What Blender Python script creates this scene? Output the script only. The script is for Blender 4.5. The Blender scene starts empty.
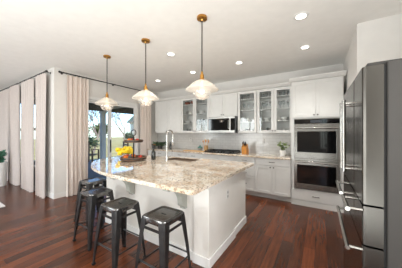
import bpy, bmesh, math, random
from mathutils import Vector, Matrix
C = bpy.context.scene.collection
S = bpy.context.scene
PI = math.pi
random.seed(7)

# ------------------------------------------------------------------ camera
cam = bpy.data.objects.new('camera', bpy.data.cameras.new('camera'))
C.objects.link(cam)
cam.location = (0, 0, 1.45)
cam.rotation_euler = (PI/2, 0, math.atan(119/188))
cam.data.sensor_width = 36.0
cam.data.lens = 188/402*36
cam.data.shift_y = -1.5/402
cam.data.clip_start = 0.05
S.camera = cam
# ------------------------------------------------------------------ view, world, sun, added fill lamps
S.view_settings.view_transform = 'Standard'
S.view_settings.look = 'None'
S.view_settings.exposure = 0.16
S.view_settings.gamma = 1.0
S.view_settings.use_curve_mapping = False
w = bpy.data.worlds.new('sky'); S.world = w; w.use_nodes = True
wn = w.node_tree.nodes; wl = w.node_tree.links
bg = wn['Background']
sky = wn.new('ShaderNodeTexSky'); sky.sky_type = 'NISHITA'
sky.sun_disc = False; sky.sun_elevation = math.radians(42); sky.sun_rotation = math.radians(100)
sky.air_density = 1.0; sky.dust_density = 0.4; sky.ozone_density = 2.5
mul = wn.new('ShaderNodeMix'); mul.data_type = 'RGBA'; mul.blend_type = 'MULTIPLY'; mul.inputs[0].default_value = 1
mul.inputs[7].default_value = (.66, .82, 1, 1)
wl.new(sky.outputs[0], mul.inputs[6]); wl.new(mul.outputs[2], bg.inputs[0]); bg.inputs[1].default_value = 0.36
def light(name, kind, loc, target, energy, size=None, col=(1, 1, 1), **kw):
    l = bpy.data.lights.new(name, kind); l.energy = energy; l.color = col
    o = bpy.data.objects.new(name, l); C.objects.link(o); o.location = loc
    o.rotation_euler = (Vector(target)-Vector(loc)).to_track_quat('-Z', 'Y').to_euler()
    if kind == 'AREA':
        l.shape = 'RECTANGLE'; l.size, l.size_y = size
    for k, v in kw.items(): setattr(l, k, v)
    return o
light('sun', 'SUN', (20, -6, 20), (0, 0, 0), 4.6, col=(1, .96, .9), angle=math.radians(1))
light('rear_window_fill', 'AREA', (-4.4, -4.75, 1.45), (-3.4, 0, 1.3), 155, (1.75, 2.2), (.97, .98, .96))  # added area lamp outside an unseen rear window, fills the kitchen
light('rear_window_fill', 'AREA', (-8.6, -4.75, 1.55), (-7.2, 0, .7), 105, (2.0, 2.1), (.93, .98, 1))  # second added lamp, fills the living side from behind
light('room_ceiling_bounce', 'AREA', (-1.0, -2.0, .3), (-1.0, -1.999, 2.9), 255, (3.6, 2.6), (.89, .95, .95))  # added upward fill panel behind the camera, brightens the ceiling
light('living_ceiling_bounce', 'AREA', (-6.4, -1.9, 1.75), (-6.4, -1.899, 2.9), 7, (4.0, 3.0), (.84, .95, 1))  # weak added uplight over the unseen living area
light('right_fill_light', 'AREA', (1.06, .25, 1.6), (-1, .25, 1.6), 48, (1.0, 1.5), (1, .95, .86))  # added fill lamp for the island end, in a made-up opening

# ------------------------------------------------------------------ materials
def lin(c):
    return tuple(((x/255)/12.92 if x/255 <= .04045 else ((x/255+.055)/1.055)**2.4) for x in c)+(1,)
def mat(name, rgb, rough=.5, metal=0, noise=0, scale=8, bump=0, coat=0, spec=None):
    m = bpy.data.materials.new(name); m.use_nodes = True
    nt = m.node_tree; b = nt.nodes['Principled BSDF']
    b.inputs['Base Color'].default_value = lin(rgb)
    b.inputs['Roughness'].default_value = rough; b.inputs['Metallic'].default_value = metal
    b.inputs['Coat Weight'].default_value = coat
    if spec is not None: b.inputs['Specular IOR Level'].default_value = spec
    tc = nt.nodes.new('ShaderNodeTexCoord'); n = nt.nodes.new('ShaderNodeTexNoise')
    n.inputs['Scale'].default_value = scale; n.inputs['Detail'].default_value = 4
    nt.links.new(tc.outputs['Object'], n.inputs['Vector'])
    r = nt.nodes.new('ShaderNodeValToRGB')
    k = noise if noise else .02
    lo = tuple(max(0, x*(1-k)) for x in lin(rgb)[:3])+(1,); hi = tuple(min(1, x*(1+k)) for x in lin(rgb)[:3])+(1,)
    r.color_ramp.elements[0].position = .3; r.color_ramp.elements[0].color = lo
    r.color_ramp.elements[1].position = .7; r.color_ramp.elements[1].color = hi
    nt.links.new(n.outputs['Fac'], r.inputs['Fac']); nt.links.new(r.outputs[0], b.inputs['Base Color'])
    if bump:
        bp = nt.nodes.new('ShaderNodeBump'); bp.inputs['Strength'].default_value = bump; bp.inputs['Distance'].default_value = .01
        nt.links.new(n.outputs['Fac'], bp.inputs['Height']); nt.links.new(bp.outputs[0], b.inputs['Normal'])
    return m
def emit(name, rgb, strength):
    m = bpy.data.materials.new(name); m.use_nodes = True; nt = m.node_tree
    b = nt.nodes['Principled BSDF']; b.inputs['Base Color'].default_value = lin(rgb)
    b.inputs['Emission Color'].default_value = lin(rgb); b.inputs['Emission Strength'].default_value = strength
    return m
def glass(name, tint=(1, 1, 1), gloss=.12, edge=.5, rough=.02, milk=0, milkcol=(1, 1, 1)):
    m = bpy.data.materials.new(name); m.use_nodes = True; nt = m.node_tree; N = nt.nodes; L = nt.links
    N.remove(N['Principled BSDF'])
    out = N['Material Output']
    t = N.new('ShaderNodeBsdfTransparent'); t.inputs[0].default_value = (*tint, 1)
    g = N.new('ShaderNodeBsdfGlossy'); g.inputs['Roughness'].default_value = rough
    lw = N.new('ShaderNodeLayerWeight'); lw.inputs[0].default_value = .25
    mm = N.new('ShaderNodeMath'); mm.operation = 'MULTIPLY_ADD'; mm.inputs[1].default_value = edge; mm.inputs[2].default_value = gloss*.3
    L.new(lw.outputs['Fresnel'], mm.inputs[0])
    mx = N.new('ShaderNodeMixShader'); L.new(mm.outputs[0], mx.inputs[0])
    base = t
    if milk:
        tr = N.new('ShaderNodeBsdfTranslucent'); tr.inputs[0].default_value = (*milkcol, 1)
        df = N.new('ShaderNodeBsdfDiffuse'); df.inputs[0].default_value = (*milkcol, 1)
        m1 = N.new('ShaderNodeMixShader'); m1.inputs[0].default_value = .5
        L.new(tr.outputs[0], m1.inputs[1]); L.new(df.outputs[0], m1.inputs[2])
        m2 = N.new('ShaderNodeMixShader'); m2.inputs[0].default_value = milk
        L.new(t.outputs[0], m2.inputs[1]); L.new(m1.outputs[0], m2.inputs[2]); base = m2
    L.new(base.outputs[0], mx.inputs[1]); L.new(g.outputs[0], mx.inputs[2]); L.new(mx.outputs[0], out.inputs[0])
    return m
def granite():
    m = bpy.data.materials.new('cream speckled granite'); m.use_nodes = True; nt = m.node_tree; N = nt.nodes; L = nt.links
    b = N['Principled BSDF']; b.inputs['Roughness'].default_value = .06; b.inputs['Specular IOR Level'].default_value = .75; b.inputs['Coat Weight'].default_value = .5; b.inputs['Coat Roughness'].default_value = .03
    tc = N.new('ShaderNodeTexCoord')
    def ramp(src, stops):
        r = N.new('ShaderNodeValToRGB'); L.new(src, r.inputs[0])
        while len(r.color_ramp.elements) < len(stops): r.color_ramp.elements.new(.5)
        for e, (p, c) in zip(r.color_ramp.elements, stops): e.position = p; e.color = c
        return r.outputs[0]
    def nz(scale, det=5, rgh=.6):
        n = N.new('ShaderNodeTexNoise'); n.inputs['Scale'].default_value = scale; n.inputs['Detail'].default_value = det; n.inputs['Roughness'].default_value = rgh
        L.new(tc.outputs['Object'], n.inputs['Vector']); return n.outputs['Fac']
    base = ramp(nz(6), [(.34, lin((212, 184, 156))), (.47, lin((230, 211, 188))), (.62, lin((242, 232, 216)))])
    def mixin(base, fac, col):
        x = N.new('ShaderNodeMix'); x.data_type = 'RGBA'; L.new(fac, x.inputs[0]); L.new(base, x.inputs[6]); x.inputs[7].default_value = col; return x.outputs[2]
    base = mixin(base, ramp(nz(30, 3), [(.55, (0, 0, 0, 1)), (.62, (.8, .8, .8, 1))]), lin((168, 140, 112)))
    base = mixin(base, ramp(nz(44, 3), [(.57, (0, 0, 0, 1)), (.63, (.9, .9, .9, 1))]), lin((70, 56, 48)))
    base = mixin(base, ramp(nz(52, 2), [(.6, (0, 0, 0, 1)), (.65, (.85, .85, .85, 1))]), lin((112, 106, 102)))
    L.new(base, b.inputs['Base Color'])
    return m
def planks(name, c1, c2, mortar, wid, leng, rough, along_y=True, coat=.25):
    m = bpy.data.materials.new(name); m.use_nodes = True; nt = m.node_tree; N = nt.nodes; L = nt.links
    b = N['Principled BSDF']; b.inputs['Roughness'].default_value = rough; b.inputs['Coat Weight'].default_value = coat; b.inputs['Specular IOR Level'].default_value = .45
    tc = N.new('ShaderNodeTexCoord'); mp = N.new('ShaderNodeMapping'); L.new(tc.outputs['Object'], mp.inputs[0])
    if along_y: mp.inputs['Rotation'].default_value = (0, 0, PI/2)
    br = N.new('ShaderNodeTexBrick'); L.new(mp.outputs[0], br.inputs[0])
    br.inputs['Scale'].default_value = 1; br.inputs['Brick Width'].default_value = leng; br.inputs['Row Height'].default_value = wid
    br.inputs['Mortar Size'].default_value = .0025; br.inputs['Mortar'].default_value = lin(mortar)
    br.inputs['Color1'].default_value = lin(c1); br.inputs['Color2'].default_value = lin(c2); br.offset = .37
    m2 = N.new('ShaderNodeMapping'); m2.inputs['Scale'].default_value = (1.2, 14, 1); L.new(mp.outputs[0], m2.inputs[0])
    n = N.new('ShaderNodeTexNoise'); n.inputs['Scale'].default_value = 3; n.inputs['Detail'].default_value = 6; L.new(m2.outputs[0], n.inputs['Vector'])
    r = N.new('ShaderNodeMapRange'); r.inputs[1].default_value = .3; r.inputs[2].default_value = .7; r.inputs[3].default_value = .6; r.inputs[4].default_value = 1.3; L.new(n.outputs['Fac'], r.inputs[0])
    x = N.new('ShaderNodeMix'); x.data_type = 'RGBA'; x.blend_type = 'MULTIPLY'; x.inputs[0].default_value = 1
    L.new(br.outputs['Color'], x.inputs[6]); L.new(r.outputs[0], x.inputs[7]); L.new(x.outputs[2], b.inputs['Base Color'])
    bp = N.new('ShaderNodeBump'); bp.inputs['Strength'].default_value = .15; bp.inputs['Distance'].default_value = .004
    L.new(n.outputs['Fac'], bp.inputs['Height']); L.new(bp.outputs[0], b.inputs['Normal'])
    return m
def tile():
    m = mat('white subway tile', (226, 225, 222), .2); nt = m.node_tree; N = nt.nodes; L = nt.links; b = N['Principled BSDF']
    tc = N.new('ShaderNodeTexCoord'); mp = N.new('ShaderNodeMapping'); mp.inputs['Rotation'].default_value = (PI/2, 0, 0); L.new(tc.outputs['Object'], mp.inputs[0])
    br = N.new('ShaderNodeTexBrick'); L.new(mp.outputs[0], br.inputs[0]); br.inputs['Scale'].default_value = 1
    br.inputs['Brick Width'].default_value = .15; br.inputs['Row Height'].default_value = .075; br.inputs['Mortar Size'].default_value = .003
    br.inputs['Color1'].default_value = lin((214, 213, 210)); br.inputs['Color2'].default_value = lin((208, 207, 205)); br.inputs['Mortar'].default_value = lin((190, 188, 184))
    L.new(br.outputs['Color'], b.inputs['Base Color']); return m
def brushed(name, rgb, rough=.28, axis=2):
    m = mat(name, rgb, rough, 1); nt = m.node_tree; N = nt.nodes; L = nt.links; b = N['Principled BSDF']
    tc = N.new('ShaderNodeTexCoord'); mp = N.new('ShaderNodeMapping'); sc = [120, 120, 120]; sc[axis] = 1.5
    mp.inputs['Scale'].default_value = sc; L.new(tc.outputs['Object'], mp.inputs[0])
    n = N.new('ShaderNodeTexNoise'); n.inputs['Scale'].default_value = 1; L.new(mp.outputs[0], n.inputs['Vector'])
    r = N.new('ShaderNodeMapRange'); r.inputs[3].default_value = rough*.985; r.inputs[4].default_value = rough*1.015; L.new(n.outputs['Fac'], r.inputs[0]); L.new(r.outputs[0], b.inputs['Roughness'])
    return m

WALL = mat('light warm grey wall paint', (226, 223, 219), .85)
CEIL = mat('white ceiling paint', (243, 241, 237), .9)
TRIM = mat('white trim paint', (236, 235, 233), .5)
CAB = mat('pale grey cabinet paint', (222, 221, 218), .42)
ISL = mat('off white island paint', (233, 230, 224), .45)
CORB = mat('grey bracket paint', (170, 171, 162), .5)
FLOOR = planks('dark red brown hardwood', (112, 59, 33), (66, 33, 17), (34, 18, 10), .125, 1.3, .27, coat=0)
DECK = mat('blue grey patio concrete', (112, 113, 112), .8, noise=.1)
GRAN = granite()
TILE = tile()
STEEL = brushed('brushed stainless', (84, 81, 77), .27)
STEELH = brushed('brushed stainless horizontal', (148, 145, 140), .27, 0)
CHROME = mat('polished steel handle', (166, 163, 158), .22, 1)
FRSIDE = mat('grey fridge side', (42, 39, 36), .65)
NICK = mat('dark nickel pull', (96, 92, 88), .35, 1)
BRASS = mat('brushed brass', (190, 140, 72), .28, 1)
BLACK = mat('black metal', (22, 21, 21), .45)
ROD = mat('black rod', (26, 25, 25), .5)
CORD = mat('dark cord', (66, 60, 56), .6)
BGLASS = mat('black oven glass', (12, 12, 13), .06, coat=.3)
BPLAS = mat('black plastic', (20, 20, 22), .35)
GUN = mat('gunmetal stool steel', (58, 57, 57), .34, .65, noise=.2, scale=20)
GUNSEAT = mat('gunmetal stool seat', (118, 116, 114), .15, .9, noise=.2, scale=25)
RUBB = mat('black rubber', (16, 16, 16), .8)
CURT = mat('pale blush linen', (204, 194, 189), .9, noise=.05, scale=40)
CURT2 = mat('pink beige linen', (238, 226, 218), .9, noise=.05, scale=40)
PANE = glass('window glass', gloss=.06, edge=.12)
CPANE = glass('cabinet glass', (.94, .95, .95), gloss=.08, edge=.3)
TUMB = glass('clear tumbler glass', (.9, .93, .93), gloss=.3, rough=.05, milk=.22, milkcol=(.85, .88, .88))
OPAL = glass('opal pendant glass', gloss=.25, rough=.1, milk=.72, milkcol=(.95, .92, .87))
FROST = glass('thin pendant glass', gloss=.25, rough=.06, milk=.26, milkcol=(.95, .92, .87))
BULB = emit('warm bulb', (255, 226, 178), 2.2)
LAMP = emit('downlight diffuser', (255, 248, 238), 7)
CERAM = mat('white ceramic', (232, 231, 228), .25)
TERRA = mat('red brown ceramic', (150, 84, 64), .4)
TEAL = mat('teal glaze', (70, 130, 124), .35)
GREYC = mat('grey ceramic', (150, 150, 146), .4)
DARKC = mat('charcoal ceramic', (62, 62, 62), .4)
KWOOD = mat('honey wood', (206, 138, 60), .45, noise=.12, scale=14)
DWOOD = mat('dark weathered wood', (108, 80, 62), .6, noise=.25, scale=18)
LWOOD = mat('pale wood', (198, 160, 112), .5, noise=.1)
SINKB = mat('brown sink composite', (96, 78, 62), .4, noise=.2, scale=20)
BOTT = mat('black green bottle glass', (18, 24, 18), .12, coat=.4)
RED = mat('red apple skin', (176, 48, 28), .35, noise=.25, scale=18)
ORNG = mat('orange peel', (226, 118, 34), .5, noise=.1, scale=30)
YELL = mat('yellow petals', (248, 214, 40), .55, noise=.08)
LEAF = mat('green leaves', (86, 116, 62), .6, noise=.25, scale=12)
LEAFT = mat('teal green leaves', (70, 128, 104), .6, noise=.25, scale=12)
LEAFY = mat('fresh olive green leaves', (132, 150, 92), .6, noise=.25, scale=12)
FAUC = mat('satin steel', (196, 194, 190), .25, 1)
STEELM = brushed('light brushed stainless', (158, 156, 152), .3, 0)
LEAFD = mat('dark green leaves', (64, 86, 56), .6, noise=.25, scale=12)
LEAFO = mat('olive foliage', (112, 118, 74), .8, noise=.3, scale=3)
LEAFG = mat('grey green foliage', (122, 132, 106), .8, noise=.3, scale=3)
BARK = mat('grey brown bark', (142, 128, 116), .85, noise=.25, scale=6)
LAWN = mat('dry lawn', (176, 162, 104), .95, noise=.25, scale=1.2)
PORCH = mat('dark porch timber', (80, 76, 66), .7, noise=.15)
PORCHC = mat('cream porch beam', (206, 198, 180), .7)
POST = mat('grey porch post', (196, 190, 182), .7)
SIDING = mat('cream siding', (222, 216, 204), .8)
ROOFG = mat('grey green shingle', (120, 130, 118), .9, noise=.15, scale=6)
PWOOD = mat('brown patio chair wood', (98, 74, 56), .7, noise=.2)
RUG = mat('white wool rug', (226, 226, 226), .95, noise=.06, scale=60, bump=.4)
PLATE = mat('white plastic', (226, 225, 222), .4)
SLOT = mat('outlet slot', (165, 164, 162), .5)

# ------------------------------------------------------------------ mesh helpers (world coordinates at build time)
ORG = {}
def B(): return bmesh.new()
def box(bm, x0, x1, y0, y1, z0, z1, bev=0):
    if x0 > x1: x0, x1 = x1, x0
    if y0 > y1: y0, y1 = y1, y0
    if z0 > z1: z0, z1 = z1, z0
    g = bmesh.ops.create_cube(bm, size=1)
    for v in g['verts']:
        v.co = Vector(((x0+x1)/2+v.co.x*(x1-x0), (y0+y1)/2+v.co.y*(y1-y0), (z0+z1)/2+v.co.z*(z1-z0)))
    if bev:
        es = list({e for v in g['verts'] for e in v.link_edges})
        bmesh.ops.bevel(bm, geom=es, offset=bev, segments=2, affect='EDGES', profile=.5)
    return bm
def loft(bm, rings, cap=True):
    vs = [[bm.verts.new(p) for p in r] for r in rings]
    n = len(vs[0])
    for a, b in zip(vs, vs[1:]):
        for i in range(n):
            bm.faces.new((a[i], a[(i+1) % n], b[(i+1) % n], b[i]))
    if cap:
        bm.faces.new(vs[0][::-1]); bm.faces.new(vs[-1])
    return bm
def cyl(bm, p0, p1, r0, r1=None, n=16):
    r1 = r0 if r1 is None else r1
    p0 = Vector(p0); p1 = Vector(p1); q = (p1-p0).to_track_quat('Z', 'Y')
    rings = []
    for p, r in ((p0, r0), (p1, r1)):
        rings.append([p+q @ Vector((r*math.cos(2*PI*i/n), r*math.sin(2*PI*i/n), 0)) for i in range(n)])
    return loft(bm, rings)
def tube(bm, pts, r, n=8):
    pts = [Vector(p) for p in pts]; rs = r if isinstance(r, (list, tuple)) else [r]*len(pts)
    rings = []; up = Vector((0, 0, 1))
    d0 = (pts[1]-pts[0]).normalized()
    ref = Vector((1, 0, 0)) if abs(d0.z) > .9 else up
    for i, p in enumerate(pts):
        d = (pts[min(i+1, len(pts)-1)]-pts[max(i-1, 0)]).normalized()
        a = (ref-d*ref.dot(d))
        a = a.normalized() if a.length > 1e-4 else d.orthogonal().normalized()
        ref = a; b = d.cross(a)
        rings.append([p+(a*math.cos(2*PI*k/n)+b*math.sin(2*PI*k/n))*rs[i] for k in range(n)])
    return loft(bm, rings)
def lathe(bm, prof, c, n=24, close=False):
    rings = [[Vector((c[0]+max(r, .0005)*math.cos(2*PI*i/n), c[1]+max(r, .0005)*math.sin(2*PI*i/n), c[2]+z)) for i in range(n)] for r, z in prof]
    return loft(bm, rings, cap=not close)
def ball(bm, c, r, sc=(1, 1, 1), sub=2):
    g = bmesh.ops.create_icosphere(bm, subdivisions=sub, radius=r)
    for v in g['verts']: v.co = Vector((c[0]+v.co.x*sc[0], c[1]+v.co.y*sc[1], c[2]+v.co.z*sc[2]))
    return bm
def prism(bm, pts, z0, z1):
    return loft(bm, [[Vector((x, y, z0)) for x, y in pts], [Vector((x, y, z1)) for x, y in pts]])
def prism_x(bm, pts, x0, x1):
    return loft(bm, [[Vector((x0, y, z)) for y, z in pts], [Vector((x1, y, z)) for y, z in pts]])
def wall_with_holes(bm, axis, c0, c1, u0, u1, z0, z1, holes):
    us = sorted({u0, u1, *[h[0] for h in holes], *[h[1] for h in holes]}); zs = sorted({z0, z1, *[h[2] for h in holes], *[h[3] for h in holes]})
    for a, b in zip(us, us[1:]):
        for c, d in zip(zs, zs[1:]):
            if any(h[0]-1e-6 <= a and b <= h[1]+1e-6 and h[2]-1e-6 <= c and d <= h[3]+1e-6 for h in holes): continue
            if axis == 'x': box(bm, c0, c1, a, b, c, d)
            else: box(bm, a, b, c0, c1, c, d)
    bmesh.ops.remove_doubles(bm, verts=bm.verts[:], dist=1e-5)
    return bm
def obj(name, bm, m, parent=None, smooth=False, label=None):
    bmesh.ops.recalc_face_normals(bm, faces=bm.faces[:])
    if parent is not None: o0 = ORG[parent.name]
    else:
        xs = [v.co for v in bm.verts]
        o0 = Vector(((min(v.x for v in xs)+max(v.x for v in xs))/2, (min(v.y for v in xs)+max(v.y for v in xs))/2, min(v.z for v in xs)))
    for v in bm.verts: v.co -= o0
    me = bpy.data.meshes.new(name); bm.to_mesh(me); bm.free()
    me.materials.append(m)
    if smooth:
        for p in me.polygons: p.use_smooth = True
        try: me.set_sharp_from_angle(angle=math.radians(40))
        except Exception: pass
    o = bpy.data.objects.new(name, me); C.objects.link(o)
    if parent is not None: o.parent = parent
    else: o.location = o0
    ORG[o.name] = o0
    if label: o['label'] = label
    return o
def tag(o, label, cat, group=None, kind=None):
    o['label'] = label; o['category'] = cat
    if group: o['group'] = group
    if kind: o['kind'] = kind
    return o
def thing(name, label, cat, loc, group=None):
    o = bpy.data.objects.new(name, None); C.objects.link(o); o.location = loc; o.empty_display_size = .1
    ORG[o.name] = Vector(loc)
    return tag(o, label, cat, group)
def struct(name, bm, m, label=None, parent=None, smooth=False):
    o = obj(name, bm, m, parent, smooth)
    if parent is None: o['kind'] = 'structure'
    if label: o['label'] = label
    return o
def copy_tree(o, parent=None):
    c = o.copy(); C.objects.link(c); c.parent = parent
    for ch in list(o.children): copy_tree(ch, c)
    return c

# ------------------------------------------------------------------ setting
H = 2.875
bm = B(); pts = [(-10.6, -4.6), (1.1, -4.6), (1.1, 3.3), (.41, 3.3), (.41, 4.95), (-4.9, 4.95), (-4.9, 1.75), (-10.6, 1.75)]
struct('floor', prism(B(), [(-10.7, -4.7), (1.1, -4.7), (1.1, 4.95), (-5.0, 4.95), (-5.0, 1.85), (-10.7, 1.85)], -.12, 0), FLOOR, 'dark red brown hardwood floor laid towards the back wall')
struct('ceiling', prism(B(), [(-10.7, -4.7), (1.1, -4.7), (1.1, 4.95), (-5.0, 4.95), (-5.0, 1.85), (-10.7, 1.85)], H, H+.2), CEIL, 'flat white ceiling')
struct('wall_back', box(B(), -5.02, .53, 4.85, 4.97, 0, H), WALL, 'warm grey wall behind the kitchen cabinets')
SL0, SL1, SLH = 2.24, 3.97, 2.36
struct('wall_left', wall_with_holes(B(), 'x', -5.02, -4.9, 1.75, 4.85, 0, H, [(SL0, SL1, .0, SLH)]), WALL, 'wall with the sliding glass door')
WX0, WX1, WZ0, WZ1 = -8.6, -5.42, .65, 2.4
struct('wall_living', wall_with_holes(B(), 'y', 1.75, 1.87, -10.6, -5.02, 0, H, [(WX0, WX1, WZ0, WZ1)]), WALL, 'wall with the curtained living room windows')
struct('wall_far', box(B(), -10.72, -10.6, -4.6, 1.87, 0, H), WALL)
struct('wall_right', wall_with_holes(B(), 'x', 1.0, 1.12, -4.6, 3.3, 0, H, [(-.3, .8, .8, 2.4)]), WALL)  # unseen opening added for the right fill lamp
struct('wall_pier', box(B(), .41, 1.12, 3.18, 4.97, 0, H), WALL, 'end of wall rising behind the refrigerator')
RW = [(-5.3, -3.5, .3, 2.6), (-9.7, -7.5, .5, 2.6), (.02, .36, .5, 2.3)]
struct('wall_rear', wall_with_holes(B(), 'y', -4.72, -4.6, -10.6, 1.0, 0, H, RW), mat('reflection dimming taupe', (112, 104, 96), .85))  # unseen wall, toned dark to calm reflections in the steel
k = 3
for (a, b, c, d) in RW:
    bm = B()
    for u in (a, (a+b)/2-.03, b-.06): box(bm, u, u+.06, -4.70, -4.62, c, d)
    for z in (c, d-.06): box(bm, a, b, -4.70, -4.62, z, z+.06)
    struct('window_%d' % k, bm, TRIM); k += 1
bm = B()
for u in (-.3, .74): box(bm, 1.01, 1.05, u, u+.06, .8, 2.4)
for z in (.8, 2.34): box(bm, 1.01, 1.05, -.3, .8, z, z+.06)
struct('window_5', bm, TRIM)  # made-up window frame around the right fill lamp
# living room window behind the curtains
bm = B()
for u in [WX0+i*(WX1-WX0-.07)/3 for i in range(4)]: box(bm, u, u+.07, 1.76, 1.84, WZ0, WZ1)
for z in (WZ0, 1.5, WZ1-.07): box(bm, WX0, WX1, 1.765, 1.835, z, z+.07)
wi = struct('window_1', bm, TRIM, 'white framed window behind the living room curtains')
obj('window_pane', box(B(), WX0+.02, WX1-.02, 1.798, 1.802, WZ0+.02, WZ1-.02), PANE, wi)
obj('window_sill', box(B(), WX0-.06, WX1+.06, 1.69, 1.78, WZ0-.03, WZ0-.002, .004), TRIM, wi)
# sliding door
dr = thing('door_1', 'white framed sliding glass door to the patio', 'door', (-4.96, (SL0+SL1)/2, 0)); dr['kind'] = 'structure'
bm = B()
box(bm, -5.01, -4.885, SL0+.002, SL0+.06, 0.0, SLH-.002); box(bm, -5.01, -4.885, SL1-.06, SL1-.002, 0, SLH-.002); box(bm, -5.01, -4.885, SL0+.06, SL1-.06, SLH-.07, SLH-.002); box(bm, -5.01, -4.885, SL0+.06, SL1-.06, 0.0, .035)
obj('door_frame', bm, TRIM, dr)
mid = 3.06
for (a, b, xx) in ((SL0+.06, mid+.03, -4.975), (mid-.03, SL1-.06, -4.925)):
    bm = B()
    box(bm, xx-.02, xx+.02, a, a+.06, .035, SLH-.07); box(bm, xx-.02, xx+.02, b-.06, b, .035, SLH-.07)
    box(bm, xx-.02, xx+.02, a+.06, b-.06, .035, .14); box(bm, xx-.02, xx+.02, a+.06, b-.06, SLH-.15, SLH-.07)
    pn = obj('door_panel', bm, TRIM, dr)
    obj('glass_pane', box(B(), xx-.003, xx+.003, a+.06, b-.06, .14, SLH-.15), PANE, pn)
    if xx > -4.95: obj('door_handle', box(box(B(), xx+.02, xx+.045, a+.02, a+.04, .95, 1.2), xx+.02, xx+.03, a+.015, a+.045, .9, 1.25), BLACK, pn)
bm = B()
for y0, y1 in ((1.75, SL0-.005), (SL1+.005, 4.19)): box(bm, -4.9, -4.885, y0, y1, 0, .11, .003)
struct('baseboard_left', bm, TRIM)
struct('baseboard_living', box(B(), -10.6, -4.887, 1.735, 1.75, 0, .11, .003), TRIM)
bm = B()
cr = [(4.53, 2.47), (4.50, 2.48), (4.48, 2.50), (4.45, 2.535), (4.45, 2.55), (4.53, 2.55)]
prism_x(bm, cr, -4.72, -.5)
prism_x(bm, [(y-.29, z) for y, z in cr], -.53, .395)
struct('trim_1', bm, CAB, 'crown moulding along the tops of the cabinets')
struct('trim_2', box(B(), -4.9, -.5, 4.838, 4.85, .93, 1.46), TILE, 'white subway tile backsplash')

# ------------------------------------------------------------------ cabinet parts
def pull(x, z, y, parent, w=.12):
    bm = B(); tube(bm, [(x-w/2, y-.028, z), (x+w/2, y-.028, z)], .0055)
    for s in (-1, 1): cyl(bm, (x+s*w*.38, y, z), (x+s*w*.38, y-.028, z), .005, n=8)
    obj('pull', bm, NICK, parent, True)
def knob(x, z, y, parent):
    bm = B(); cyl(bm, (x, y, z), (x, y-.016, z), .006, n=8); cyl(bm, (x, y-.014, z), (x, y-.028, z), .014, .013, 12)
    obj('knob', bm, NICK, parent, True)
def door(parent, x0, x1, z0, z1, y, kn=None, glazed=False, name='door', m=None, fr=.058):
    m = m or CAB
    g = .0032; x0 += g; x1 -= g; z0 += g; z1 -= g
    bm = B()
    for a, b, c, d in ((x0, x0+fr, z0, z1), (x1-fr, x1, z0, z1), (x0+fr, x1-fr, z0, z0+fr), (x0+fr, x1-fr, z1-fr, z1)):
        box(bm, a, b, y, y+.02, c, d, .0015)
    if not glazed: box(bm, x0+fr-.002, x1-fr+.002, y+.013, y+.0195, z0+fr-.002, z1-fr+.002)
    o = obj(name, bm, m, parent)
    if glazed: obj('glass_pane', box(B(), x0+fr-.004, x1-fr+.004, y+.009, y+.012, z0+fr-.004, z1-fr+.004), CPANE, o)
    if kn: knob(kn[0], kn[1], y, o)
    return o
def drawer(parent, x0, x1, z0, z1, y, pl=True, flat=False):
    g = .0032; bm = B()
    if z1-z0 > .19 and not flat: 
        o = door(parent, x0, x1, z0, z1, y, name='drawer', fr=.05)
    else:
        box(bm, x0+g, x1-g, y, y+.02, z0+g, z1-g, .003); o = obj('drawer', bm, CAB, parent)
    if pl: pull((x0+x1)/2, (z0+z1)/2, y, o)
    return o
def carcass(x0, x1, y0, y1, z0, z1, shelves=(), parent=None, t=.018):
    bm = B()
    box(bm, x0, x0+t, y0, y1, z0, z1); box(bm, x1-t, x1, y0, y1, z0, z1)
    box(bm, x0+t, x1-t, y0, y1, z0, z0+t); box(bm, x0+t, x1-t, y0, y1, z1-t, z1); box(bm, x0+t, x1-t, y1-t, y1, z0+t, z1-t)
    o = obj('carcass', bm, CAB, parent)
    for s in shelves: obj('shelf', box(B(), x0+t, x1-t, y0+.02, y1-t, s-.016, s), CAB, parent)
    return o
UZ0, UZ1, UY = 1.44, 2.47, 4.52
SHELF = [1.725, 2.01, 2.29]
def upper(x0, x1, doors, glazed, label, z0=UZ0):
    t = thing('wall_cabinet', label, 'cabinet', ((x0+x1)/2, 4.69, z0))
    carcass(x0, x1, UY+.021, 4.836 if z0 < 1.5 else 4.836, z0, UZ1, SHELF if glazed else (), t)
    n = len(doors)
    for a, b, side in doors:
        door(t, a, b, z0, UZ1, UY, (b-.03 if side == 'r' else a+.03, z0+.05), glazed)
    return t
upper(-4.68, -3.58, [(-4.68, -4.135, 'r'), (-4.135, -3.58, 'l')], False, 'tall grey wall cabinet with two solid doors, leftmost beside the curtain')
upper(-3.572, -2.60, [(-3.572, -3.085, 'r'), (-3.085, -2.60, 'l')], True, 'wall cabinet with two glass doors left of the microwave')
upper(-2.592, -1.772, [(-2.592, -2.182, 'r'), (-2.182, -1.772, 'l')], False, 'short solid two-door wall cabinet above the microwave', 1.87)
upper(-1.764, -1.285, [(-1.764, -1.285, 'l')], True, 'narrow wall cabinet with one glass door right of the microwave')
upper(-1.277, -.503, [(-1.277, -.89, 'r'), (-.89, -.503, 'l')], True, 'wall cabinet with two glass doors beside the oven tower')

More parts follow.
